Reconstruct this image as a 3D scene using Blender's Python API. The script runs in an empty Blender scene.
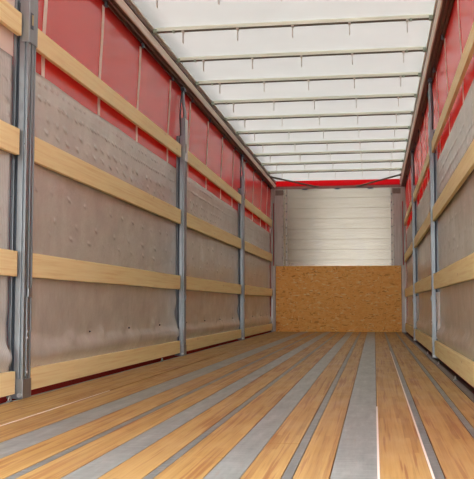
import bpy, bmesh, math, random
from mathutils import Vector, noise, Matrix
random.seed(7)
SC = bpy.context.scene
COL = SC.collection

# ---------------------------------------------------------------- camera, sky, sun, exposure
F_PX, YAW, PITCH, ROLL, CX, CZ = 897.4, 0.1516, 0.0724, 0.001, 1.916, 0.5095
cam_d = bpy.data.cameras.new('camera')
cam = bpy.data.objects.new('camera', cam_d)
COL.objects.link(cam)
cam_d.sensor_fit = 'HORIZONTAL'
cam_d.sensor_width = 36.0
cam_d.lens = F_PX / 474.0 * 36.0
cam_d.clip_end = 400
cy_, sy_ = math.cos(YAW), math.sin(YAW)
Fw = Vector((-sy_ * math.cos(PITCH), cy_ * math.cos(PITCH), math.sin(PITCH)))
Rt0 = Vector((cy_, sy_, 0)); Up0 = Rt0.cross(Fw)
Rt = math.cos(ROLL) * Rt0 + math.sin(ROLL) * Up0
Up = -math.sin(ROLL) * Rt0 + math.cos(ROLL) * Up0
M = Matrix(((Rt.x, Up.x, -Fw.x, CX), (Rt.y, Up.y, -Fw.y, 0.0), (Rt.z, Up.z, -Fw.z, CZ), (0, 0, 0, 1)))
cam.matrix_world = M
SC.camera = cam

world = bpy.data.worlds.new('sky')
SC.world = world
world.use_nodes = True
wn = world.node_tree.nodes
bg = wn['Background']
bg.inputs['Color'].default_value = (0.93, 0.97, 1.0, 1)
bg.inputs['Strength'].default_value = 4.0

sun_d = bpy.data.lights.new('sun', 'SUN')
sun_d.energy = 9.0
sun_d.angle = math.radians(4)
sun_d.color = (1.0, 0.95, 0.9)
sun = bpy.data.objects.new('sun', sun_d)
COL.objects.link(sun)
sun.rotation_euler = (math.radians(-16), math.radians(52), 0)

SC.view_settings.view_transform = 'Standard'
SC.view_settings.look = 'None'
SC.view_settings.gamma = 1
SC.view_settings.use_curve_mapping = False
SC.view_settings.exposure = 0.62
SC.cycles.max_bounces = 14
SC.cycles.diffuse_bounces = 8
SC.cycles.transmission_bounces = 8

# ---------------------------------------------------------------- dimensions (metres)
W = 2.48
Y_BACK = 17.116
Y_REAR = 0.25
ROOF_START = Y_REAR
CURT_START = {'left': 2.3, 'right': 2.3}     # curtains stop short of the unseen rear, an opening added to let daylight in
SP = 4.163
PY = [4.731, 8.894, 13.058]
POSTS_END = 17.0

# ---------------------------------------------------------------- helpers
def tag(o, label=None, cat=None, group=None, kind=None):
    if label: o['label'] = label
    if cat: o['category'] = cat
    if group: o['group'] = group
    if kind: o['kind'] = kind
    return o

def empty(name, loc):
    o = bpy.data.objects.new(name, None)
    o.empty_display_size = 0.1
    COL.objects.link(o)
    o.location = loc
    return o

def box(bm, x0, x1, y0, y1, z0, z1):
    xs, ys, zs = sorted((x0, x1)), sorted((y0, y1)), sorted((z0, z1))
    v = [bm.verts.new((x, y, z)) for x in xs for y in ys for z in zs]
    for f in ((0, 1, 3, 2), (4, 6, 7, 5), (0, 4, 5, 1), (2, 3, 7, 6), (0, 2, 6, 4), (1, 5, 7, 3)):
        bm.faces.new([v[i] for i in f])

def prism(bm, pts, axis, t0, t1):
    """extrude a closed 2-d outline along x, y or z"""
    def P(p, t):
        if axis == 'z': return (p[0], p[1], t)
        if axis == 'y': return (p[0], t, p[1])
        return (t, p[0], p[1])
    a = [bm.verts.new(P(p, t0)) for p in pts]
    b = [bm.verts.new(P(p, t1)) for p in pts]
    n = len(pts)
    for i in range(n):
        bm.faces.new((a[i], a[(i + 1) % n], b[(i + 1) % n], b[i]))
    bm.faces.new(a); bm.faces.new(b[::-1])

def tube(bm, pts, r, seg=8, squash=1.0):
    pts = [Vector(p) for p in pts]
    rings = []
    for i, p in enumerate(pts):
        d = (pts[min(i + 1, len(pts) - 1)] - pts[max(i - 1, 0)]).normalized()
        s = Vector((0, 1, 0)) if abs(d.y) < 0.9 else Vector((1, 0, 0))
        u = d.cross(s).normalized(); w = d.cross(u).normalized()
        rings.append([bm.verts.new(p + u * r * math.cos(2 * math.pi * k / seg) + w * r * squash * math.sin(2 * math.pi * k / seg)) for k in range(seg)])
    for a, b in zip(rings, rings[1:]):
        for k in range(seg):
            bm.faces.new((a[k], a[(k + 1) % seg], b[(k + 1) % seg], b[k]))
    bm.faces.new(rings[0]); bm.faces.new(rings[-1][::-1])

def dome(bm, c, r, axis, h):
    """small rivet head pointing along axis (unit vector)"""
    ax = Vector(axis); s = Vector((0, 0, 1)) if abs(ax.z) < 0.9 else Vector((1, 0, 0))
    u = ax.cross(s).normalized(); w = ax.cross(u)
    c = Vector(c); rings = []
    for rr, hh in ((r, 0), (r * 0.85, h * 0.6), (r * 0.4, h)):
        rings.append([bm.verts.new(c + ax * hh + (u * math.cos(k * math.pi / 4) + w * math.sin(k * math.pi / 4)) * rr) for k in range(8)])
    for a, b in zip(rings, rings[1:]):
        for k in range(8):
            bm.faces.new((a[k], a[(k + 1) % 8], b[(k + 1) % 8], b[k]))
    bm.faces.new(rings[-1]); bm.faces.new(rings[0][::-1])

def obj(name, bm, mat, parent=None, bevel=0, smooth=False):
    bmesh.ops.recalc_face_normals(bm, faces=bm.faces)
    me = bpy.data.meshes.new(name)
    bm.to_mesh(me); bm.free()
    me.materials.append(mat)
    if smooth:
        for p in me.polygons: p.use_smooth = True
    o = bpy.data.objects.new(name, me)
    COL.objects.link(o)
    if parent: o.parent = parent
    if bevel:
        m = o.modifiers.new('bevel', 'BEVEL'); m.width = bevel; m.segments = 2; m.limit_method = 'ANGLE'
    return o

# ---------------------------------------------------------------- materials
class Mat:
    def __init__(s, name, rough=0.5, metal=0.0, spec=0.5):
        s.m = bpy.data.materials.new(name); s.m.use_nodes = True
        s.t = s.m.node_tree; s.n = s.t.nodes; s.b = s.n['Principled BSDF']
        s.b.inputs['Roughness'].default_value = rough
        s.b.inputs['Metallic'].default_value = metal
        s.b.inputs['Specular IOR Level'].default_value = spec
    def new(s, typ, **kw):
        n = s.n.new(typ)
        for k, v in kw.items():
            if hasattr(n, k): setattr(n, k, v)
        return n
    def link(s, a, b): s.t.links.new(a, b)
    def coords(s, scale=(1, 1, 1), rot=(0, 0, 0), world_=True, src=None):
        if src is None:
            g = s.new('ShaderNodeNewGeometry') if world_ else s.new('ShaderNodeTexCoord')
            src = g.outputs['Position'] if world_ else g.outputs['Object']
        mp = s.new('ShaderNodeMapping')
        mp.inputs['Scale'].default_value = scale; mp.inputs['Rotation'].default_value = rot
        s.link(src, mp.inputs['Vector'])
        return mp.outputs['Vector']
    def noise(s, vec, scale=1, detail=4, rough=0.5):
        n = s.new('ShaderNodeTexNoise'); n.inputs['Scale'].default_value = scale
        n.inputs['Detail'].default_value = detail; n.inputs['Roughness'].default_value = rough
        s.link(vec, n.inputs['Vector']); return n.outputs['Fac']
    def ramp(s, fac, stops):
        r = s.new('ShaderNodeValToRGB'); e = r.color_ramp.elements
        while len(e) < len(stops): e.new(0.5)
        for i, (p, c) in enumerate(stops):
            e[i].position = p; e[i].color = tuple(c) + (1,) if len(c) == 3 else c
        s.link(fac, r.inputs['Fac']); return r.outputs['Color']
    def mix(s, fac, a, b, mode='MIX'):
        n = s.new('ShaderNodeMix'); n.data_type = 'RGBA'; n.blend_type = mode
        for v, i in ((fac, 0), (a, 6), (b, 7)):
            if hasattr(v, 'links'): s.link(v, n.inputs[i])
            elif isinstance(v, (int, float)): n.inputs[i].default_value = v
            else: n.inputs[i].default_value = tuple(v) + (1,)
        return n.outputs[2]
    def math(s, op, a, b=None, c=None):
        n = s.new('ShaderNodeMath'); n.operation = op
        for i, v in enumerate((a, b, c)):
            if v is None: continue
            if hasattr(v, 'links'): s.link(v, n.inputs[i])
            else: n.inputs[i].default_value = v
        return n.outputs[0]
    def color(s, c):
        if hasattr(c, 'links'): s.link(c, s.b.inputs['Base Color'])
        else: s.b.inputs['Base Color'].default_value = tuple(c) + (1,)
    def bump(s, h, strength=0.3, dist=0.01):
        b = s.new('ShaderNodeBump'); b.inputs['Strength'].default_value = strength
        b.inputs['Distance'].default_value = dist
        s.link(h, b.inputs['Height']); s.link(b.outputs['Normal'], s.b.inputs['Normal'])
    def rough(s, v): s.link(v, s.b.inputs['Roughness'])
    def translucent(s, col, fac):
        tr = s.new('ShaderNodeBsdfTranslucent')
        if hasattr(col, 'links'): s.link(col, tr.inputs['Color'])
        else: tr.inputs['Color'].default_value = tuple(col) + (1,)
        mx = s.new('ShaderNodeMixShader'); mx.inputs[0].default_value = fac
        s.link(s.b.outputs[0], mx.inputs[1]); s.link(tr.outputs[0], mx.inputs[2])
        s.link(mx.outputs[0], s.n['Material Output'].inputs['Surface'])

def metal_mat(name, col, rough=0.4, metal=0.8, streak=(14, 14, 0.8), var=0.15):
    m = Mat(name, rough, metal)
    f = m.noise(m.coords(streak), 3, 5)
    m.color(m.ramp(f, [(0.3, [c * (1 - var) for c in col]), (0.7, [min(1, c * (1 + var)) for c in col])]))
    m.rough(m.math('MULTIPLY_ADD', m.noise(m.coords((6, 6, 6)), 4, 3), 0.25, rough - 0.12))
    return m.m

# pale pine boards
def pine(name, a, b_, c):
    m = Mat(name, 0.55, 0, 0.35)
    oi = m.new('ShaderNodeObjectInfo')
    off = m.new('ShaderNodeVectorMath'); off.operation = 'ADD'
    g = m.new('ShaderNodeNewGeometry'); m.link(g.outputs['Position'], off.inputs[0])
    cmb = m.new('ShaderNodeCombineXYZ')
    m.link(m.math('MULTIPLY', oi.outputs['Random'], 37.0), cmb.inputs[1]); m.link(m.math('MULTIPLY', oi.outputs['Random'], 11.0), cmb.inputs[2])
    m.link(cmb.outputs[0], off.inputs[1]); src = off.outputs[0]
    grain = m.noise(m.coords((20, 1.4, 55), src=src), 1.0, 6, 0.6)
    col = m.ramp(grain, [(0.33, c), (0.5, b_), (0.66, a)])
    blot = m.noise(m.coords((3, 1.2, 3), src=src), 1.5, 3)
    col = m.mix(m.math('MULTIPLY', blot, 0.35), col, (b_[0] * 0.86, b_[1] * 0.80, b_[2] * 0.72))
    vo = m.new('ShaderNodeTexVoronoi'); vo.inputs['Scale'].default_value = 1.0
    m.link(m.coords((0.1, 3.2, 8.0), src=src), vo.inputs['Vector'])
    kn = m.ramp(vo.outputs['Distance'], [(0.03, (1, 1, 1)), (0.10, (0, 0, 0))])
    col = m.mix(m.math('MULTIPLY', kn, 0.6), col, (0.33, 0.17, 0.07))
    tint = m.math('MULTIPLY', oi.outputs['Random'], 0.22)
    col = m.mix(tint, col, (0.78, 0.58, 0.30))
    m.color(col); m.bump(grain, 0.15, 0.002)
    return m.m
PINE = pine('pine_wood', (0.95, 0.84, 0.48), (0.91, 0.77, 0.40), (0.80, 0.61, 0.28))

# floor of laminated hardwood strips
def floor_mat():
    m = Mat('laminated_hardwood', 0.42, 0, 0.16)
    g = m.new('ShaderNodeNewGeometry'); sp = m.new('ShaderNodeSeparateXYZ'); m.link(g.outputs['Position'], sp.inputs[0])
    cm = m.new('ShaderNodeCombineXYZ'); m.link(sp.outputs[1], cm.inputs[0]); m.link(sp.outputs[0], cm.inputs[1])
    def bricks(w, h, off, seed):
        br = m.new('ShaderNodeTexBrick'); br.offset = off; br.offset_frequency = 2; br.squash = 1
        ad = m.new('ShaderNodeVectorMath'); ad.operation = 'ADD'; ad.inputs[1].default_value = (seed, seed * 0.37, 0)
        m.link(cm.outputs[0], ad.inputs[0]); m.link(ad.outputs[0], br.inputs['Vector'])
        for k, v in (('Scale', 1), ('Mortar Size', 0.0), ('Bias', 0), ('Brick Width', w), ('Row Height', h)): br.inputs[k].default_value = v
        br.inputs['Color1'].default_value = (0, 0, 0, 1); br.inputs['Color2'].default_value = (1, 1, 1, 1)
        return br.outputs['Color']
    a = bricks(0.95, 0.019, 0.37, 3.1)
    c = m.ramp(a, [(0.0, (0.25, 0.12, 0.035)), (0.08, (0.34, 0.19, 0.062)), (0.25, (0.405, 0.25, 0.088)), (0.65, (0.44, 0.285, 0.108)), (0.9, (0.50, 0.34, 0.14)), (0.96, (0.31, 0.16, 0.05)), (1.0, (0.24, 0.11, 0.035))])
    grain = m.noise(m.coords((85, 1.5, 1)), 1.0, 6, 0.7)
    c = m.mix(0.5, c, m.ramp(grain, [(0.32, (0.17, 0.085, 0.026)), (0.44, (0.40, 0.25, 0.088)), (0.7, (0.55, 0.39, 0.17))]))
    st = m.noise(m.coords((42, 0.7, 1)), 1.3, 3, 0.5)                 # red-brown heartwood streaks
    c = m.mix(m.math('MULTIPLY', m.ramp(st, [(0.57, (0, 0, 0)), (0.61, (1, 1, 1))]), 0.65), c, (0.24, 0.085, 0.03))
    big = m.noise(m.coords((1.2, 0.35, 1)), 1.6, 3)
    c = m.mix(m.math('MULTIPLY', m.ramp(big, [(0.45, (0, 0, 0)), (0.7, (1, 1, 1))]), 0.35), c, (0.40, 0.28, 0.15))
    vo = m.new('ShaderNodeTexVoronoi'); vo.inputs['Scale'].default_value = 1
    m.link(m.coords((5.5, 2.6, 0.01)), vo.inputs['Vector'])
    kn = m.ramp(vo.outputs['Distance'], [(0.03, (1, 1, 1)), (0.075, (0, 0, 0))])
    c = m.mix(m.math('MULTIPLY', kn, 0.6), c, (0.16, 0.08, 0.04))
    c = m.mix(1.0, c, (0.99, 0.93, 0.80), 'MULTIPLY')
    m.color(c)
    m.rough(m.math('MULTIPLY_ADD', m.noise(m.coords((3, 1, 1)), 3, 3), 0.3, 0.30))
    m.bump(grain, 0.12, 0.002)
    return m.m
FLOOR = floor_mat()

def strip_mat(name, k):
    m = Mat(name, 0.45, 0.35, 0.5)
    f = m.noise(m.coords((9, 1.2, 1)), 2.5, 6, 0.65)
    c = m.ramp(f, [(0.3, (0.22 * k, 0.24 * k, 0.225 * k)), (0.55, (0.30 * k, 0.325 * k, 0.305 * k)), (0.75, (0.40 * k, 0.43 * k, 0.405 * k))])
    f2 = m.noise(m.coords((40, 3.0, 1)), 1.5, 4)
    c = m.mix(m.math('MULTIPLY', m.ramp(f2, [(0.62, (0, 0, 0)), (0.72, (1, 1, 1))]), 0.35), c, (0.36, 0.24, 0.14))
    sc_ = m.noise(m.coords((4, 30, 1)), 2.0, 3)
    c = m.mix(m.math('MULTIPLY', m.ramp(sc_, [(0.5, (0, 0, 0)), (0.7, (1, 1, 1))]), 0.25), c, (0.55, 0.55, 0.55))
    m.color(c); m.bump(f, 0.1, 0.002)
    return m.m
STRIP = strip_mat('galvanised_strip', 1.0)
STRIP_NARROW = strip_mat('dull_narrow_strip', 0.68)

def pvc(name, col, trans, tfac, rough, spec=0.5, bump=0.25):
    m = Mat(name, rough, 0, spec)
    f = m.noise(m.coords((1.0, 1.0, 0.6)), 1.3, 3)
    m.color(m.ramp(f, [(0.3, [c * 0.93 for c in col]), (0.7, [min(1, c * 1.05) for c in col])]))
    m.bump(m.noise(m.coords((1, 2.2, 0.5)), 1.6, 3), bump, 0.03)
    m.translucent(trans, tfac)
    return m.m
RED = pvc('red_pvc_tarpaulin', (0.60, 0.06, 0.05), (0.62, 0.04, 0.03), 0.22, 0.24, 1.0, 0.01)
RED_BAND = pvc('red_front_band', (0.15, 0.010, 0.020), (0.6, 0.02, 0.03), 0.6, 0.03, 0.3)
ROOF = pvc('white_roof_tarpaulin', (0.86, 0.84, 0.82), (0.455, 0.455, 0.445), 0.55, 0.5, 0.4, 0.03)

def webbing(name, col):
    m = Mat(name, 0.7, 0, 0.3)
    m.color(col)
    w = m.new('ShaderNodeTexWave'); w.inputs['Scale'].default_value = 60; w.bands_direction = 'Z'
    m.link(m.coords((1, 1, 1)), w.inputs['Vector']); m.bump(w.outputs['Fac'], 0.2, 0.001)
    return m.m
STRAP = webbing('pale_webbing', (0.80, 0.68, 0.58))
TAB = webbing('grey_webbing', (0.60, 0.56, 0.50))

def liner_mat():
    m = Mat('taupe_liner_sheet', 0.25, 0.22, 0.6)
    g = m.new('ShaderNodeNewGeometry'); sp = m.new('ShaderNodeSeparateXYZ'); m.link(g.outputs['Position'], sp.inputs[0])
    y, z = sp.outputs[1], sp.outputs[2]
    f = m.noise(m.coords((1, 1.5, 1.5)), 2.2, 5, 0.6)
    c = m.ramp(f, [(0.3, (0.53, 0.51, 0.445)), (0.55, (0.60, 0.58, 0.51)), (0.75, (0.68, 0.66, 0.59))])
    # a paler top hem
    hem = m.math('GREATER_THAN', z, 1.79)
    c = m.mix(m.math('MULTIPLY', hem, 0.35), c, (0.66, 0.62, 0.57))
    m.color(c)
    ribs = m.math('SINE', m.math('MULTIPLY', y, 2 * math.pi / 0.022))
    # rows of slanted pressed marks
    h = None
    for zr, pitch, wdt, amp in ((1.82, 0.11, 0.011, 1.0), (1.73, 0.085, 0.012, 1.2), (1.62, 0.16, 0.016, 1.4), (1.54, 0.19, 0.015, 1.3), (1.18, 0.31, 0.014, 0.9), (1.02, 0.43, 0.016, 1.0), (0.93, 0.37, 0.014, 0.7)):
        wob = m.math('MULTIPLY_ADD', m.noise(m.coords((1, 1.1, 0.2)), 1.7, 2), 0.05, zr - 0.025)
        dz = m.math('DIVIDE', m.math('SUBTRACT', z, wob), wdt)
        fy = m.math('SUBTRACT', m.math('FRACT', m.math('DIVIDE', m.math('ADD', y, m.math('MULTIPLY', z, 0.9)), pitch)), 0.5)
        dy = m.math('DIVIDE', m.math('MULTIPLY', fy, pitch), wdt * 2.2)
        r2 = m.math('ADD', m.math('MULTIPLY', dz, dz), m.math('MULTIPLY', dy, dy))
        e = m.math('MULTIPLY', m.math('EXPONENT', m.math('MULTIPLY', r2, -1.0)), amp)
        h = e if h is None else m.math('ADD', h, e)
    keep = m.ramp(m.noise(m.coords((1, 5, 4)), 1.3, 2), [(0.42, (0.1, 0.1, 0.1)), (0.55, (1, 1, 1))])
    h = m.math('MULTIPLY', h, keep)
    crease = m.noise(m.coords((1, 5, 5)), 1.5, 4, 0.6)
    tot = m.math('ADD', m.math('ADD', m.math('MULTIPLY', ribs, 0.05), h), m.math('MULTIPLY', crease, 0.9))
    m.bump(tot, 0.85, 0.009)
    return m.m
LINER = liner_mat()

STEEL = metal_mat('galvanised_steel', (0.27, 0.285, 0.295), 0.33, 0.7)
STEEL_DK = metal_mat('dark_steel_and_groove_shade', (0.07, 0.08, 0.10), 0.5, 0.5)  # dark fittings; also painted shade in post grooves and gaps
STEEL_LT = metal_mat('bright_steel', (0.58, 0.58, 0.57), 0.34, 0.75)
BRASS = metal_mat('yellow_zinc', (0.50, 0.38, 0.20), 0.4, 0.7)
RAIL = metal_mat('brown_grey_rail', (0.19, 0.13, 0.10), 0.42, 0.35, (14, 0.5, 14))
RAIL_LT = metal_mat('beige_rail_lip', (0.95, 0.88, 0.76), 0.45, 0.0, (14, 0.5, 14))
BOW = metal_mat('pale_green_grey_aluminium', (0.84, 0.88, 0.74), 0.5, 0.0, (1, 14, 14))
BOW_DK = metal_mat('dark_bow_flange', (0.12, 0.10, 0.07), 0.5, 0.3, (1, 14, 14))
FOIL = metal_mat('shiny_pale_foil', (0.92, 0.92, 0.90), 0.35, 0.1)
GREEN = metal_mat('green_zinc_fitting', (0.36, 0.42, 0.33), 0.45, 0.4)
SILL = metal_mat('dark_side_rail', (0.14, 0.13, 0.13), 0.5, 0.4, (14, 0.5, 14))
SEAL = Mat('pale_sealant', 0.6); SEAL.color((0.78, 0.70, 0.62)); SEAL = SEAL.m
GAP = Mat('dark_joint', 0.8); GAP.color((0.07, 0.045, 0.03)); GAP = GAP.m

def alu_mat():
    m = Mat('brushed_aluminium_planks', 0.25, 0.85, 0.5)
    f = m.noise(m.coords((1.2, 1, 14)), 2.0, 3, 0.5)
    c = m.ramp(f, [(0.3, (0.46, 0.415, 0.34)), (0.7, (0.52, 0.47, 0.39))])
    d = m.noise(m.coords((2.5, 1, 1.2)), 1.8, 4)
    c = m.mix(m.math('MULTIPLY', m.ramp(d, [(0.55, (0, 0, 0)), (0.75, (1, 1, 1))]), 0.35), c, (0.45, 0.42, 0.40))
    m.color(c)
    m.b.inputs['Anisotropic'].default_value = 0.97
    tg = m.new('ShaderNodeCombineXYZ'); tg.inputs[2].default_value = 1.0; m.link(tg.outputs[0], m.b.inputs['Tangent'])
    return m.m
ALU = alu_mat()
ALU_POST = metal_mat('riveted_aluminium_post', (0.40, 0.33, 0.29), 0.4, 0.5)

def osb_mat():
    m = Mat('oriented_strand_board', 0.6, 0, 0.3)
    g = m.new('ShaderNodeNewGeometry'); sp = m.new('ShaderNodeSeparateXYZ'); m.link(g.outputs['Position'], sp.inputs[0])
    cm = m.new('ShaderNodeCombineXYZ'); m.link(sp.outputs[0], cm.inputs[0]); m.link(sp.outputs[2], cm.inputs[1])
    warp = m.new('ShaderNodeTexNoise'); warp.inputs['Scale'].default_value = 4; m.link(cm.outputs[0], warp.inputs['Vector'])
    wv = m.new('ShaderNodeVectorMath'); wv.operation = 'MULTIPLY_ADD'; m.link(warp.outputs['Color'], wv.inputs[0])
    wv.inputs[1].default_value = (0.12, 0.12, 0); m.link(cm.outputs[0], wv.inputs[2])
    cols = []
    for rot, sx_, sy2 in ((0.35, 16, 55), (-0.6, 18, 52), (1.2, 48, 18)):
        mp = m.new('ShaderNodeMapping'); mp.inputs['Rotation'].default_value = (0, 0, rot); mp.inputs['Scale'].default_value = (sx_, sy2, 1)
        m.link(wv.outputs[0], mp.inputs['Vector'])
        vo = m.new('ShaderNodeTexVoronoi'); vo.inputs['Scale'].default_value = 1; m.link(mp.outputs[0], vo.inputs['Vector'])
        s2 = m.new('ShaderNodeSeparateColor'); m.link(vo.outputs['Color'], s2.inputs[0]); cols.append((s2.outputs[0], s2.outputs[1]))
    pick1 = m.math('GREATER_THAN', cols[0][1], 0.6); pick2 = m.math('GREATER_THAN', cols[1][1], 0.72)
    v = m.mix(pick1, m.ramp(cols[0][0], [(0, (0, 0, 0)), (1, (1, 1, 1))]), m.ramp(cols[1][0], [(0, (0, 0, 0)), (1, (1, 1, 1))]))
    v = m.mix(pick2, v, m.ramp(cols[2][0], [(0, (0, 0, 0)), (1, (1, 1, 1))]))
    c = m.ramp(v, [(0.0, (0.66, 0.27, 0.06)), (0.10, (0.90, 0.43, 0.11)), (0.5, (0.97, 0.50, 0.13)), (0.88, (0.98, 0.56, 0.17)), (1.0, (0.98, 0.72, 0.34))])
    m.color(c); m.bump(v, 0.25, 0.003)
    return m.m
OSB = osb_mat()

def ground_mat():
    m = Mat('asphalt_yard', 0.9)
    m.color(m.ramp(m.noise(m.coords((1, 1, 1)), 3, 8), [(0.3, (0.22, 0.215, 0.21)), (0.7, (0.32, 0.31, 0.30))]))
    return m.m
GROUND = ground_mat()

# ---------------------------------------------------------------- large structure
bm = bmesh.new(); box(bm, -40, 42, -40, 60, -1.35, -1.25)
tag(obj('ground', bm, GROUND), 'grey asphalt yard under the trailer', 'ground', kind='structure')

# floor: hardwood deck with metal strips let into it
WIDE = [(0.545, 0.685), (1.000, 1.105), (1.414, 1.518), (1.782, 1.920)]
NARROW = [(0.838, 0.868), (1.238, 1.266), (1.640, 1.670), (2.088, 2.116), (2.288, 2.316)]
X0F, X1F = 0.03, W - 0.055
bm = bmesh.new()
strips = sorted(WIDE + NARROW)
edge = X0F
segs = []
for a, b in strips + [(X1F, None)]:
    segs.append((edge, a)); edge = b
extra = []
for a, b in segs:
    if a < 0.355 < b: extra += [(a, 0.353), (0.358, b)]
    else: extra.append((a, b))
G = 0.003
for i, (a, b) in enumerate(extra):
    rnd = random.Random(i)
    cuts = [Y_REAR]
    yy = Y_REAR + rnd.uniform(1.5, 3.5)
    if a > 1.9: cuts += [7.93, 12.6]
    else:
        while yy < Y_BACK - 1.5:
            cuts.append(yy); yy += rnd.uniform(2.6, 4.2)
    cuts.append(Y_BACK + 0.02)
    for c0, c1 in zip(cuts, cuts[1:]):
        box(bm, a + G, b - G, c0 + (0.002 if c0 != Y_REAR else 0), c1 - 0.002, -0.028, 0)
floor = tag(obj('floor', bm, FLOOR), 'laminated hardwood trailer deck with metal strips along it', 'floor', kind='structure')
bm = bmesh.new(); box(bm, -0.068, W + 0.068, Y_REAR, Y_BACK + 0.04, -0.12, -0.029)
obj('sub_floor', bm, GAP, floor)
for i, (a, b) in enumerate(strips):
    bm = bmesh.new(); box(bm, a, b, Y_REAR, Y_BACK + 0.02, -0.028, -0.0005)
    obj('metal_strip', bm, STRIP if b - a > 0.06 else STRIP_NARROW, floor)
for x, y0, y1 in ((1.9235, Y_REAR, 4.6), (2.0835, Y_REAR, 10.0), (0.3585, 2.4, 5.2)):
    bm = bmesh.new(); box(bm, x - 0.0035, x + 0.0035, y0, y1, -0.028, 0.0012)
    obj('sealant_bead', bm, SEAL, floor)
# shallow side rails beside the deck
bm = bmesh.new(); prism(bm, [(-0.005, -0.0285), (-0.005, -0.004), (0.026, -0.004), (0.026, -0.0285)], 'y', Y_REAR, Y_BACK)
tag(obj('trim_1', bm, STRIP), 'grey edge rail of the deck under the left boards', 'edge rail', kind='structure')
bm = bmesh.new(); prism(bm, [(W + 0.005, -0.0285), (W + 0.005, -0.012), (W - 0.02, -0.012), (W - 0.02, -0.002), (W - 0.05, -0.002), (W - 0.05, -0.0285)], 'y', Y_REAR, Y_BACK)
tag(obj('trim_2', bm, SILL), 'dark edge rail of the deck under the right boards', 'edge rail', kind='structure')

for sx_, nm in ((0, 'trim_5'), (1, 'trim_6')):  # unseen rails added outside to keep light off the curtain bottoms
    a, c = (-0.135, -0.115) if not sx_ else (W + 0.115, W + 0.135)
    bm = bmesh.new(); box(bm, a, c, Y_REAR, Y_BACK + 0.05, -0.35, 0.16)
    tag(obj(nm, bm, SILL), 'dark rail added unseen outside the %s curtain to block light' % ('right' if sx_ else 'left'), 'added light block', kind='structure')

# curtain walls: they hang from the rails and bulge slightly outwards lower down
def lean(z):
    t = max(0.0, min(1.0, (z - 2.0) / 0.72)); return 0.026 * t * t * (3 - 2 * t)
def curtain(side):
    L = side == 'left'
    base = -0.064 if L else W + 0.064
    sg = 1 if L else -1
    bm = bmesh.new()
    NY, NZ = 220, 26
    z0, z1 = -0.28, 2.744
    grid = {}
    for k, off in enumerate((0.0, -0.004)):
        for i in range(NY + 1):
            for j in range(NZ + 1):
                y = CURT_START[side] + (Y_BACK + 0.08 - CURT_START[side]) * i / NY; z = z0 + (z1 - z0) * j / NZ
                n = noise.noise(Vector((y * 0.8, z * 0.5, 3.0 if L else 9.0))) * 0.0016
                n += 0.0003 * math.cos((y - 5.1) * 2 * math.pi / 1.08)
                n += lean(z)
                grid[k, i, j] = bm.verts.new((base + sg * (n + off), y, z))
    for i in range(NY):
        for j in range(NZ):
            for k in (0, 1):
                bm.faces.new((grid[k, i, j], grid[k, i + 1, j], grid[k, i + 1, j + 1], grid[k, i, j + 1]))
    def rim(seq):
        for (a, b) in zip(seq, seq[1:]):
            bm.faces.new((grid[(0,) + a], grid[(0,) + b], grid[(1,) + b], grid[(1,) + a]))
    rim([(i, 0) for i in range(NY + 1)]); rim([(i, NZ) for i in range(NY + 1)])
    rim([(0, j) for j in range(NZ + 1)]); rim([(NY, j) for j in range(NZ + 1)])
    o = tag(obj('wall_' + side, bm, RED, smooth=True), 'red PVC side curtain with pale vertical straps, %s of the load space' % side, 'curtain wall', kind='structure')
    ys = [5.12, 6.24, 7.30, 8.44, 9.40, 10.47, 11.50, 12.45, 13.55, 14.6, 15.65, 16.5] if L else [5.3, 6.3, 7.45, 8.5, 9.5, 10.5, 11.5, 12.4, 13.5, 14.6, 15.6]
    if L: ys = [4.56] + ys
    for q, y in enumerate(ys):
        w = 0.10 if (L and q == 0) else 0.026
        s = bmesh.new()
        xa = -0.0575 if L else W + 0.0575
        zs = [1.885 + (2.70 - 1.885) * k_ / 12 for k_ in range(13)]
        prism(s, [(xa + sg * lean(z_), z_) for z_ in zs] + [(xa + sg * (lean(z_) - 0.003), z_) for z_ in zs[::-1]], 'y', y - w, y + w)
        st = obj('strap', s, STRAP, o)
        s = bmesh.new(); xr = -0.012 if L else W + 0.012
        box(s, xr - 0.008, xr + 0.008, y - 0.016, y + 0.016, 2.69, 2.735)
        obj('strap_hook', s, STEEL_DK, st)
    return o
wl = curtain('left'); wr = curtain('right')

# roof tarpaulin
bm = bmesh.new()
NX, NYr = 12, 150
zt = 2.885
top = {}
for k, dz in ((0, 0), (1, 0.004)):
    for i in range(NX + 1):
        for j in range(NYr + 1):
            x = 0.045 + (W - 0.09) * i / NX; y = ROOF_START + (Y_BACK + 0.06 - ROOF_START) * j / NYr
            sag = 0.003 * abs(math.sin((y - 6.42) * math.pi / 0.93)) * math.sin(math.pi * i / NX)
            top[k, i, j] = bm.verts.new((x, y, zt + dz + sag))
for k in (0, 1):
    for i in range(NX):
        for j in range(NYr):
            bm.faces.new((top[k, i, j], top[k, i + 1, j], top[k, i + 1, j + 1], top[k, i, j + 1]))
for seq in ([(i, 0) for i in range(NX + 1)], [(i, NYr) for i in range(NX + 1)], [(0, j) for j in range(NYr + 1)], [(NX, j) for j in range(NYr + 1)]):
    for a, b in zip(seq, seq[1:]):
        bm.faces.new((top[(0,) + a], top[(0,) + b], top[(1,) + b], top[(1,) + a]))
ceil = tag(obj('ceiling', bm, ROOF, smooth=True), 'translucent white roof tarpaulin over the load space', 'roof tarpaulin', kind='structure')

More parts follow.
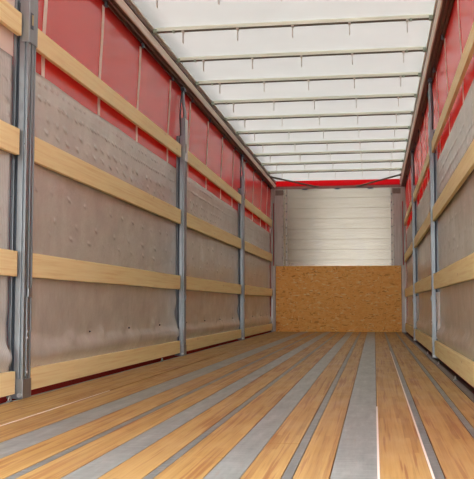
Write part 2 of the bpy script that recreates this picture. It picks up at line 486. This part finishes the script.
# cant rails along both top edges
def rail(side, name):
    L = side == 'left'
    X = (lambda a: a) if L else (lambda a: W - a)
    def part(nm, pts, mat, par=None):
        b = bmesh.new(); prism(b, [(X(p[0]), p[1]) for p in pts], 'y', Y_REAR, Y_BACK + 0.02)
        return obj(nm, b, mat, par)
    r = part(name, [(-0.10, 2.745), (-0.024, 2.745), (-0.024, 2.722), (-0.014, 2.722), (-0.014, 2.752), (0.006, 2.752), (0.006, 2.730), (0.018, 2.730), (0.018, 2.752), (0.030, 2.752), (0.030, 2.745), (0.040, 2.745),
                    (0.040, 2.895), (0.02, 2.92), (-0.10, 2.92)], RAIL)
    tag(r, 'brown metal cant rail along the top of the %s curtain' % side, 'rail', kind='structure')
    part('rail_lip', [(0.040, 2.750), (0.050, 2.750), (0.066, 2.800), (0.040, 2.804)], RAIL_LT, r)
    part('rail_bead', [(0.040, 2.822), (0.060, 2.822), (0.064, 2.834), (0.060, 2.846), (0.040, 2.846)], RAIL, r)
    part('tarpaulin_hem', [(0.040, 2.858), (0.070, 2.862), (0.070, 2.872), (0.040, 2.880)], RAIL_LT, r)
    return r
rail('left', 'trim_3'); rail('right', 'trim_4')

# front bulkhead
bm = bmesh.new()
pl = []
z = -0.03
prof = []
while z < 2.72:
    z2 = min(z + 0.198, 2.725)
    prof += [(-0.004, z), (-0.004, z + 0.001), (-0.007, z + 0.004), (-0.007, z2 - 0.004), (-0.004, z2 - 0.001)]
    z = z2
    if z2 >= 2.72: break
prof += [(0.03, prof[-1][1]), (0.03, -0.03)]
prism(bm, [(Y_BACK + p[0], p[1]) for p in prof], 'x', -0.10, W + 0.10)
back = tag(obj('wall_back', bm, ALU), 'silver aluminium plank bulkhead at the front end', 'bulkhead', kind='structure')
bm = bmesh.new(); box(bm, -0.10, W + 0.10, Y_BACK - 0.012, Y_BACK + 0.03, 2.722, 2.775)
obj('top_channel', bm, metal_mat('pinkish_channel', (0.30, 0.13, 0.11), 0.4, 0.3), back)
for xa in (0.262, 2.255):
    bm = bmesh.new()
    box(bm, xa - 0.014, xa + 0.014, Y_BACK - 0.013, Y_BACK, 0, 2.722)
    zz = 0.12
    st = obj('cover_strip', bm, ALU_POST, back)
    bm = bmesh.new()
    while zz < 2.7:
        rv = bmesh.new(); dome(rv, (xa, Y_BACK - 0.013, zz), 0.013, (0, -1, 0), 0.009); zz += 0.155
        obj('rivet', rv, STEEL_DK, st)
    bm.free()
for k in range(3):
    bm = bmesh.new(); xx = 0.62 + k * 0.62; box(bm, xx - 0.05, xx + 0.05, Y_BACK - 0.03, Y_BACK - 0.006, 2.705, 2.728)
    obj('tarp_clip', bm, STEEL_DK, back)
# red band of roof cover behind the bulkhead top
bm = bmesh.new(); prism(bm, [(Y_BACK + 0.03, 2.76), (Y_BACK - 0.015, 2.775), (Y_BACK + 0.02, 2.90), (Y_BACK + 0.06, 2.90)], 'x', -0.10, W + 0.10)
obj('front_band', bm, RED_BAND, ceil)

# ---------------------------------------------------------------- corner posts at the bulkhead
def corner_post(side):
    L = side == 'left'
    X = (lambda a: a) if L else (lambda a: -a)
    root = empty('corner_post', (0 if L else W, Y_BACK - 0.015, 0))
    b = bmesh.new()
    prism(b, [(X(p[0]), p[1]) for p in [(-0.03, -0.09), (0.0, -0.09), (0.0, -0.05), (0.055, -0.05), (0.055, -0.03), (0.20, -0.03), (0.20, 0.0), (-0.03, 0.0)]], 'z', 0.0, 2.722)
    obj('post_body', b, ALU_POST, root, 0.003)
    b = bmesh.new(); box(b, X(0.012), X(0.030), -0.062, -0.0505, 1.25, 2.45); obj('red_reflection', b, RED_BAND, root)  # red strip paints a red reflection on the post
    b = bmesh.new(); box(b, X(-0.012), X(0.000), -0.12, -0.0905, 0.0, 0.62); obj('lower_guide', b, STEEL_LT, root)
    zz = 0.2
    while zz < 2.58:
        b = bmesh.new(); dome(b, (X(0.185), -0.03, zz), 0.009, (0, -1, 0), 0.006); zz += 0.2
        obj('rivet', b, STEEL_DK, root)
    b = bmesh.new(); box(b, X(0.01), X(0.21), -0.045, -0.031, 2.60, 2.70); obj('corner_gusset', b, RAIL, root)
    tag(root, 'riveted pale corner post at the %s end of the bulkhead' % side, 'corner post', 'corner posts of the bulkhead')
corner_post('left'); corner_post('right')

# ---------------------------------------------------------------- OSB panel
bm = bmesh.new(); box(bm, 0.062, W - 0.062, -0.012, 0.006, 0.0, 1.241)
o = obj('strand_board_panel', bm, OSB, None, 0.002); o.location = (0, Y_BACK - 0.062, 0.0)
tag(o, 'orange-brown strand board panel standing against the bulkhead', 'panel')

# ---------------------------------------------------------------- liners
BAYN = ['beside the camera end', 'in the bay nearest the camera end', 'in the middle bay', 'in the bay next to the bulkhead']
EDGES = [(PY[0] - 1.1, PY[0]), (PY[0], PY[1]), (PY[1], PY[2]), (PY[2], Y_BACK - 0.10)]
LINER_LABEL = {
 ('left', 0): 'cut-off grey-brown liner sheet before the first left post',
 ('left', 1): 'large grey-brown liner sheet between the first and second left posts',
 ('left', 2): 'grey-brown liner sheet between the second and third left posts',
 ('left', 3): 'grey-brown liner sheet between the third left post and bulkhead',
 ('right', 1): 'grey-brown liner sheet on the right, cut off by the picture edge',
 ('right', 2): 'grey-brown liner sheet between the two right posts in view',
 ('right', 3): 'grey-brown liner sheet between the farthest right post and bulkhead',
}
def liner(side, bay):
    L = side == 'left'; sg = 1 if L else -1
    y0, y1 = EDGES[bay]
    y0 += 0.065 if bay else 0.0; y1 -= 0.105 if bay < 3 else 0.06
    n_y, n_z = int((y1 - y0) / 0.03), 62
    z0, z1 = 0.055, 1.875
    rs = random.Random(hash((L, bay)) % 1000 + bay * 5 + L)
    dents = [(y0 + 0.25 + k * 0.58 + rs.uniform(-.12, .12), rs.uniform(0.24, 0.34), rs.uniform(0.014, 0.028), rs.uniform(.04, .11), rs.uniform(.015, .04)) for k in range(int((y1 - y0) / 0.58))]
    dents += [(rs.uniform(y0, y1), rs.uniform(0.3, 1.8), rs.uniform(-0.006, 0.006), rs.uniform(.03, .08), rs.uniform(.02, .04)) for k in range(40)]
    bolts = [b_ for b_ in (5.022, 6.056, 7.071, 8.12, 9.3, 10.35, 11.4, 12.45, 13.5, 14.55, 15.6, 16.5) if y0 + 0.03 < b_ < y1 - 0.05]
    bm = bmesh.new(); g = {}
    seed = 11.0 * bay + (3 if L else 7)
    for i in range(n_y + 1):
        for j in range(n_z + 1):
            t = i / n_y; y = y0 + (y1 - y0) * t; z = z0 + (z1 - z0) * j / n_z
            a = -0.046 + 0.006 * noise.noise(Vector((y * 1.3, z * 1.6, seed))) + 0.003 * noise.noise(Vector((y * 5, z * 7, seed + 4)))
            edge_z = 0.315 + 0.02 * noise.noise(Vector((y * 1.7, 0, seed + 9)))
            t_ = max(0.0, min(1.0, (edge_z - z) / 0.085)); roll = t_ * t_ * (3 - 2 * t_)
            a += 0.036 * roll * (0.9 + 0.25 * noise.noise(Vector((y * 2.1, 5, seed)))) + 0.006 * math.exp(-((z - 0.42) / 0.05) ** 2) * noise.noise(Vector((y * 3.1, 2, seed)))
            for by in bolts:
                if abs(y - by) < 0.2: a -= 0.013 * math.exp(-((y - by) / 0.045) ** 2 - ((z - 0.322) / 0.03) ** 2)
            for dy, dz, am, sy, sz in dents:
                if abs(y - dy) < 0.3 and abs(z - dz) < 0.15:
                    a += am * math.exp(-((y - dy) / sy) ** 2 - ((z - dz) / sz) ** 2)
            # the sheet edges curl at the posts below the second board
            yy = y
            if 0 < bay < 3:
                e = math.exp(-((y1 - y) / 0.10) ** 2)
                yy -= e * (0.022 if bay else 0.005) * math.exp(-((z - 0.42) / 0.10) ** 2); a += e * 0.012 * math.sin(z * 26) * math.exp(-((z - 0.40) / 0.25) ** 2)
            if bay:
                e = math.exp(-((y - y0) / 0.08) ** 2)
                a += e * 0.008 * math.sin(z * 21 + 1) * math.exp(-((z - 0.42) / 0.3) ** 2)
            lim = -0.031 if (z < 0.186 or abs(z - 0.735) < 0.1 or abs(z - 1.395) < 0.1) else (-0.008 if 0.2 < z < 0.36 else -0.018)
            a = max(-0.0555, min(a, lim))
            zz = z - (0.010 * noise.noise(Vector((y * 1.1, 3, seed))) if j == n_z else 0)
            g[i, j] = bm.verts.new(((a if L else W - a), yy, zz))
    for i in range(n_y):
        for j in range(n_z):
            bm.faces.new((g[i, j], g[i + 1, j], g[i + 1, j + 1], g[i, j + 1]))
    o = obj('liner_sheet', bm, LINER, None, smooth=True)
    m = o.modifiers.new('thick', 'SOLIDIFY'); m.thickness = 0.003; m.offset = 0
    if not L and bay < 3:
        rb = bmesh.new(); prev = None
        for j in range(25):
            z = 0.19 + 0.44 * j / 24
            wv = 0.010 * math.sin(z * 24 + bay) + 0.004 * math.sin(z * 61)
            p = [(W + 0.041, y1 - 0.20 + wv, z), (W + 0.030 - wv * 0.3, y1 - 0.08, z), (W + 0.022 + wv * 0.3, y1 + 0.012 + wv * 0.6, z)]
            cur = [rb.verts.new(q) for q in p]
            if prev:
                for k in (0, 1): rb.faces.new((prev[k], prev[k + 1], cur[k + 1], cur[k]))
            prev = cur
        h = obj('crumpled_edge_fold', rb, FOIL, o, smooth=True)
        m = h.modifiers.new('thick', 'SOLIDIFY'); m.thickness = 0.002; m.offset = 0
        h['label'] = 'shiny pale crumpled edge'
    for by in (bolts if L else []):
        rb = bmesh.new(); xb = -0.050 if L else W + 0.050
        dome(rb, (xb, by, 0.322), 0.007, (1 if L else -1, 0, 0), 0.012)
        obj('liner_bolt', rb, STEEL_DK, o)
    tag(o, LINER_LABEL[side, bay], 'liner sheet', 'liner sheets behind the boards')
for s_, b_ in LINER_LABEL: liner(s_, b_)

# ---------------------------------------------------------------- wooden boards
ROWS = {'left': [(0.028, 0.150), (0.665, 0.803), (1.325, 1.470), (1.992, 2.118)],
        'right': [(0.030, 0.168), (0.662, 0.808), (1.312, 1.446), (1.978, 2.092)]}
ROWN = ['lowest', 'second lowest', 'second highest', 'highest']
PLACE = {('left', 0): 'stub of %s wooden side board cut off at the left picture edge',
         ('left', 1): '%s long wooden board between the first and second left posts',
         ('left', 2): '%s wooden board between the second and third left posts',
         ('left', 3): '%s wooden board from the third left post to the bulkhead',
         ('right', 1): '%s wooden board running out of the right picture edge',
         ('right', 2): '%s wooden board between the two right posts in view',
         ('right', 3): '%s wooden board from the farthest right post to the bulkhead'}
for (side, bay), txt in PLACE.items():
    L = side == 'left'
    y0, y1 = EDGES[bay]
    y0 += 0.060 if bay else 0.0; y1 -= ((0.092 if L else 0.072) if bay < 3 else 0.024)
    for r, (za, zb) in enumerate(ROWS[side]):
        rs = random.Random(r + bay * 9 + L * 31)
        d0, d1 = rs.uniform(-.008, .008), rs.uniform(-.008, .008)
        if r == 0: d0 = d1 = 0
        b = bmesh.new(); n = 14
        rings = []
        hh, ln = zb - za, y1 - y0
        for i in range(n + 1):
            t = i / n; s = (0.004 * noise.noise(Vector((t * 3, r, bay)))) if r else 0
            zz = d0 + (d1 - d0) * t + s
            rings.append([b.verts.new(p) for p in ((-0.027 if L else 0.027, ln * t, zz), (0, ln * t, zz), (0, ln * t, zz + hh), (-0.027 if L else 0.027, ln * t, zz + hh))])
        for p, q in zip(rings, rings[1:]):
            for k in range(4): b.faces.new((p[k], p[(k + 1) % 4], q[(k + 1) % 4], q[k]))
        b.faces.new(rings[0]); b.faces.new(rings[-1][::-1])
        o = obj('side_board', b, PINE, None, 0.003)
        o.location = (0 if L else W, y0, za)
        tag(o, txt % ROWN[r], 'board', 'wooden boards on the %s side' % side)

# ---------------------------------------------------------------- posts
POST_LABEL = {('left', 0): 'large grey steel curtain post closest to the camera, with yellow latch slot',
              ('left', 1): 'grey steel post in the middle of the left side',
              ('left', 2): 'grey steel post on the left nearest the bulkhead',
              ('right', 1): 'grey steel post nearest the right picture edge',
              ('right', 2): 'slim-looking grey steel post on the right nearest the bulkhead'}
def post(side, k):
    L = side == 'left'
    X = (lambda a: a) if L else (lambda a: -a)
    pr = 0.030 if L else 0.014
    root = empty('curtain_post', (0 if L else W, PY[k], 0))
    tag(root, POST_LABEL[side, k], 'post', 'curtain posts')
    def bx(nm, a0, a1, b0, b1, z0, z1, mat, par=root, bev=0.002):
        b = bmesh.new(); box(b, X(a0), X(a1), b0, b1, z0, z1); return obj(nm, b, mat, par, bev)
    b = bmesh.new()
    nb = -0.068 if L else -0.050
    o_ = [(-0.057, nb), (-0.040, nb), (-0.040, nb + 0.036), (-0.020, nb + 0.036), (-0.020, nb), (pr - 0.020, nb), (pr - 0.020, nb + 0.018), (pr - 0.010, nb + 0.018), (pr - 0.010, nb), (pr, nb),
          (pr, -0.030), (pr - 0.022, -0.030), (pr - 0.022, -0.008), (pr, -0.008), (pr, 0.020), (pr - 0.014, 0.020), (pr - 0.014, 0.036), (pr, 0.036), (pr, 0.050), (-0.057, 0.050)]
    prism(b, [(X(p[0]), p[1]) for p in o_], 'z', 0.0, 2.22)
    obj('post_body', b, STEEL, root, 0.0012)
    bx('groove_shade', pr - 0.0218, pr - 0.019, -0.0295, -0.0085, 0.02, 2.1, STEEL_DK, bev=0)  # dark strip paints the shade deep in the front groove
    bx('side_channel_shade', -0.0395, -0.0205, nb + 0.030, nb + 0.0355, 0.11, 2.2, STEEL_DK, bev=0)  # dark strip paints the shade inside the side channel
    bx('gap_shade_sheet', -0.0600, -0.0575, -0.16, nb, 0.06, 1.84, STEEL_DK, bev=0)  # dark sheet stands in for the shaded gap beside the liner
    # upper latch plate
    pt = bx('latch_plate', pr + 0.0003, pr + 0.006, nb, 0.054, 1.965, 2.40, STEEL_LT if k else STEEL)
    b = bmesh.new(); box(b, X(pr + 0.0062), X(pr + 0.009), -0.052, -0.018, 2.045, 2.135); sl = obj('latch_slot_shade', b, STEEL_DK, pt)  # dark piece paints the shadow inside the slot
    b = bmesh.new(); box(b, X(pr + 0.0092), X(pr + 0.014), -0.046, -0.026, 2.065, 2.125); obj('latch_tongue', b, BRASS, pt, 0.002)
    bx('latch_plate', -0.006, pr + 0.006, nb - 0.006, nb - 0.0005, 1.965 if L else 2.13, 2.40, STEEL)
    # bent arm up to the rail
    b = bmesh.new()
    tube(b, [(X(pr - 0.012), -0.01, 2.22), (X(pr - 0.010), -0.01, 2.34), (X(pr - 0.012), -0.02, 2.46), (X(0.004), -0.03, 2.58), (X(-0.003), -0.02, 2.67), (X(-0.003), 0.0, 2.735)], 0.017, 10, 0.8)
    obj('roller_arm', b, STEEL, root, smooth=True)
    b = bmesh.new()
    tube(b, [(X(-0.015), -0.05, 2.215), (X(-0.018), -0.075, 2.42), (X(-0.012), -0.075, 2.56), (X(-0.006), -0.03, 2.69)], 0.008, 8)
    obj('pull_bar', b, STEEL_DK, root, smooth=True)
    bx('roller_carriage', -0.018, 0.020, -0.06, 0.06, 2.690, 2.7215, STEEL_DK)
    # locking lever in the front groove
    lv = bx('locking_lever', pr - 0.009, pr + 0.004, -0.027, -0.011, 0.12, 0.575, STEEL)
    b = bmesh.new(); box(b, X(pr + 0.004), X(pr + 0.014), -0.034, 0.004, 0.55, 0.60)
    obj('lever_catch', b, STEEL, lv, 0.002)
    for zz in (0.36, 0.325, 0.14):
        b = bmesh.new(); dome(b, (X(pr + 0.004), -0.016, zz), 0.008, (1 if L else -1, 0, 0), 0.005)
        obj('lever_rivet', b, STEEL_LT, lv)
    # foot
    bx('foot_block', -0.058, pr + 0.004, nb - 0.004, 0.053, 0.0, 0.105, STEEL)
    b = bmesh.new(); tube(b, [(X(pr - 0.012), nb - 0.018, 0.02), (X(pr - 0.012), nb - 0.004, 0.02)], 0.012, 10); obj('foot_bolt', b, STEEL_LT, root)
for key in POST_LABEL: post(*key)

# ---------------------------------------------------------------- roof bows
BOWY = [6.42, 7.35, 8.28, 9.20, 10.13, 11.05, 11.98, 12.90, 13.83, 14.77, 15.70]
NB = len(BOWY)
def ordinal(i): return ['first', 'second', 'third', 'fourth', 'fifth', 'sixth', 'seventh', 'eighth', 'ninth', 'tenth'][i]
proto = None
def make_bow():
    root = empty('roof_bow', (0, 0, 2.86))
    b = bmesh.new()
    prism(b, [(-0.014, -0.008), (0.014, -0.008), (0.014, 0.018), (0.010, 0.024), (-0.010, 0.024), (-0.014, 0.018)], 'x', 0.085, W - 0.085)
    obj('beam', b, BOW, root)
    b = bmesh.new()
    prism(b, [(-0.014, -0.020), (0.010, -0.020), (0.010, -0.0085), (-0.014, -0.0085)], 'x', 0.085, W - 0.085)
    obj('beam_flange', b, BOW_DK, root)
    for s in (0, 1):
        X = (lambda a: a) if s == 0 else (lambda a: W - a)
        b = bmesh.new(); box(b, X(0.068), X(0.10), -0.02, 0.02, -0.026, 0.012)
        e = obj('end_bracket', b, GREEN, root, 0.003)
        b = bmesh.new(); box(b, X(0.235), X(0.255), -0.018, 0.018, -0.026, -0.004)
        obj('bow_clamp', b, GREEN, root, 0.002)
    for t in (0.327, 0.797, 1.262, 1.735, 2.205):
        b = bmesh.new()
        box(b, t - 0.003, t + 0.003, -0.016, 0.012, -0.12, -0.017)
        box(b, t - 0.010, t + 0.010, -0.03, 0.028, -0.028, -0.0165)
        obj('hanging_tab', b, TAB, root)
    return root
for i, y in enumerate(BOWY):
    if i == 0:
        root = make_bow(); proto = root
    else:
        root = proto.copy(); COL.objects.link(root)
        for ch in list(proto.children):
            c = ch.copy(); COL.objects.link(c); c.parent = root
    root.location = (0, y, 2.847); root.rotation_euler = (0, -0.0045, 0)
    if i == 0: lab = 'roof bow above the picture top, only its hanging tabs in view'
    elif i == 1: lab = 'pale roof crossbar nearest the camera, the widest one wholly in view'
    elif i == NB - 1: lab = 'pale roof crossbar nearest the bulkhead and red band'
    else: lab = 'pale roof crossbar, %s counted from the picture top' % ordinal(i - 1)
    tag(root, lab, 'roof crossbar', 'roof bows under the tarpaulin')

# ---------------------------------------------------------------- corner braces under the roof
def brace(side):
    L = side == 'left'
    X = (lambda a: a) if L else (lambda a: -a)
    root = empty('corner_brace', (0 if L else W, 16.6, 2.80))
    b = bmesh.new()
    n = (0.06, -0.35, 0.045) if L else (-0.06, -0.35, 0.045)
    tube(b, [n, (X(0.84), 0.455, -0.045)], 0.016, 8)
    obj('brace_bar', b, BOW_DK, root)
    b = bmesh.new(); box(b, X(0.80), X(0.89), 0.44, 0.48, -0.072, -0.025); obj('brace_end', b, RAIL, root, 0.003)
    b = bmesh.new(); box(b, X(0.041), X(0.085), -0.40, -0.29, 0.02, 0.055); obj('brace_hinge', b, RAIL, root, 0.003)
    tag(root, 'thin dark diagonal brace in the %s roof corner at the bulkhead' % side, 'brace', 'roof corner braces')
brace('left'); brace('right')

# ---------------------------------------------------------------- small lashing rings on the deck edges
def ring(x, y, lab):
    root = empty('lashing_ring', (x, y, 0.0))
    b = bmesh.new(); box(b, -0.011, 0.011, -0.02, 0.02, -0.001, 0.006); obj('ring_base', b, STEEL, root, 0.002)
    b = bmesh.new()
    tube(b, [(0, 0.017 * math.cos(t * math.pi / 8), 0.006 + 0.020 * math.sin(t * math.pi / 8)) for t in range(9)], 0.0045, 6)
    obj('ring_loop', b, STEEL_LT, root, smooth=True)
    tag(root, lab, 'lashing ring', 'lashing rings on the deck edges')
ring(0.020, 7.95, 'small metal lashing ring under the left boards, just before the second post')
ring(0.020, 4.52, 'small metal lashing ring at the foot of the large near left post')
ring(2.452, 7.865, 'small metal lashing ring at right deck edge just before the post')
ring(2.452, 6.28, 'small metal lashing ring at right deck edge nearest the picture edge')
ring(2.452, 9.47, 'small metal lashing ring at right deck edge just beyond the nearer post')
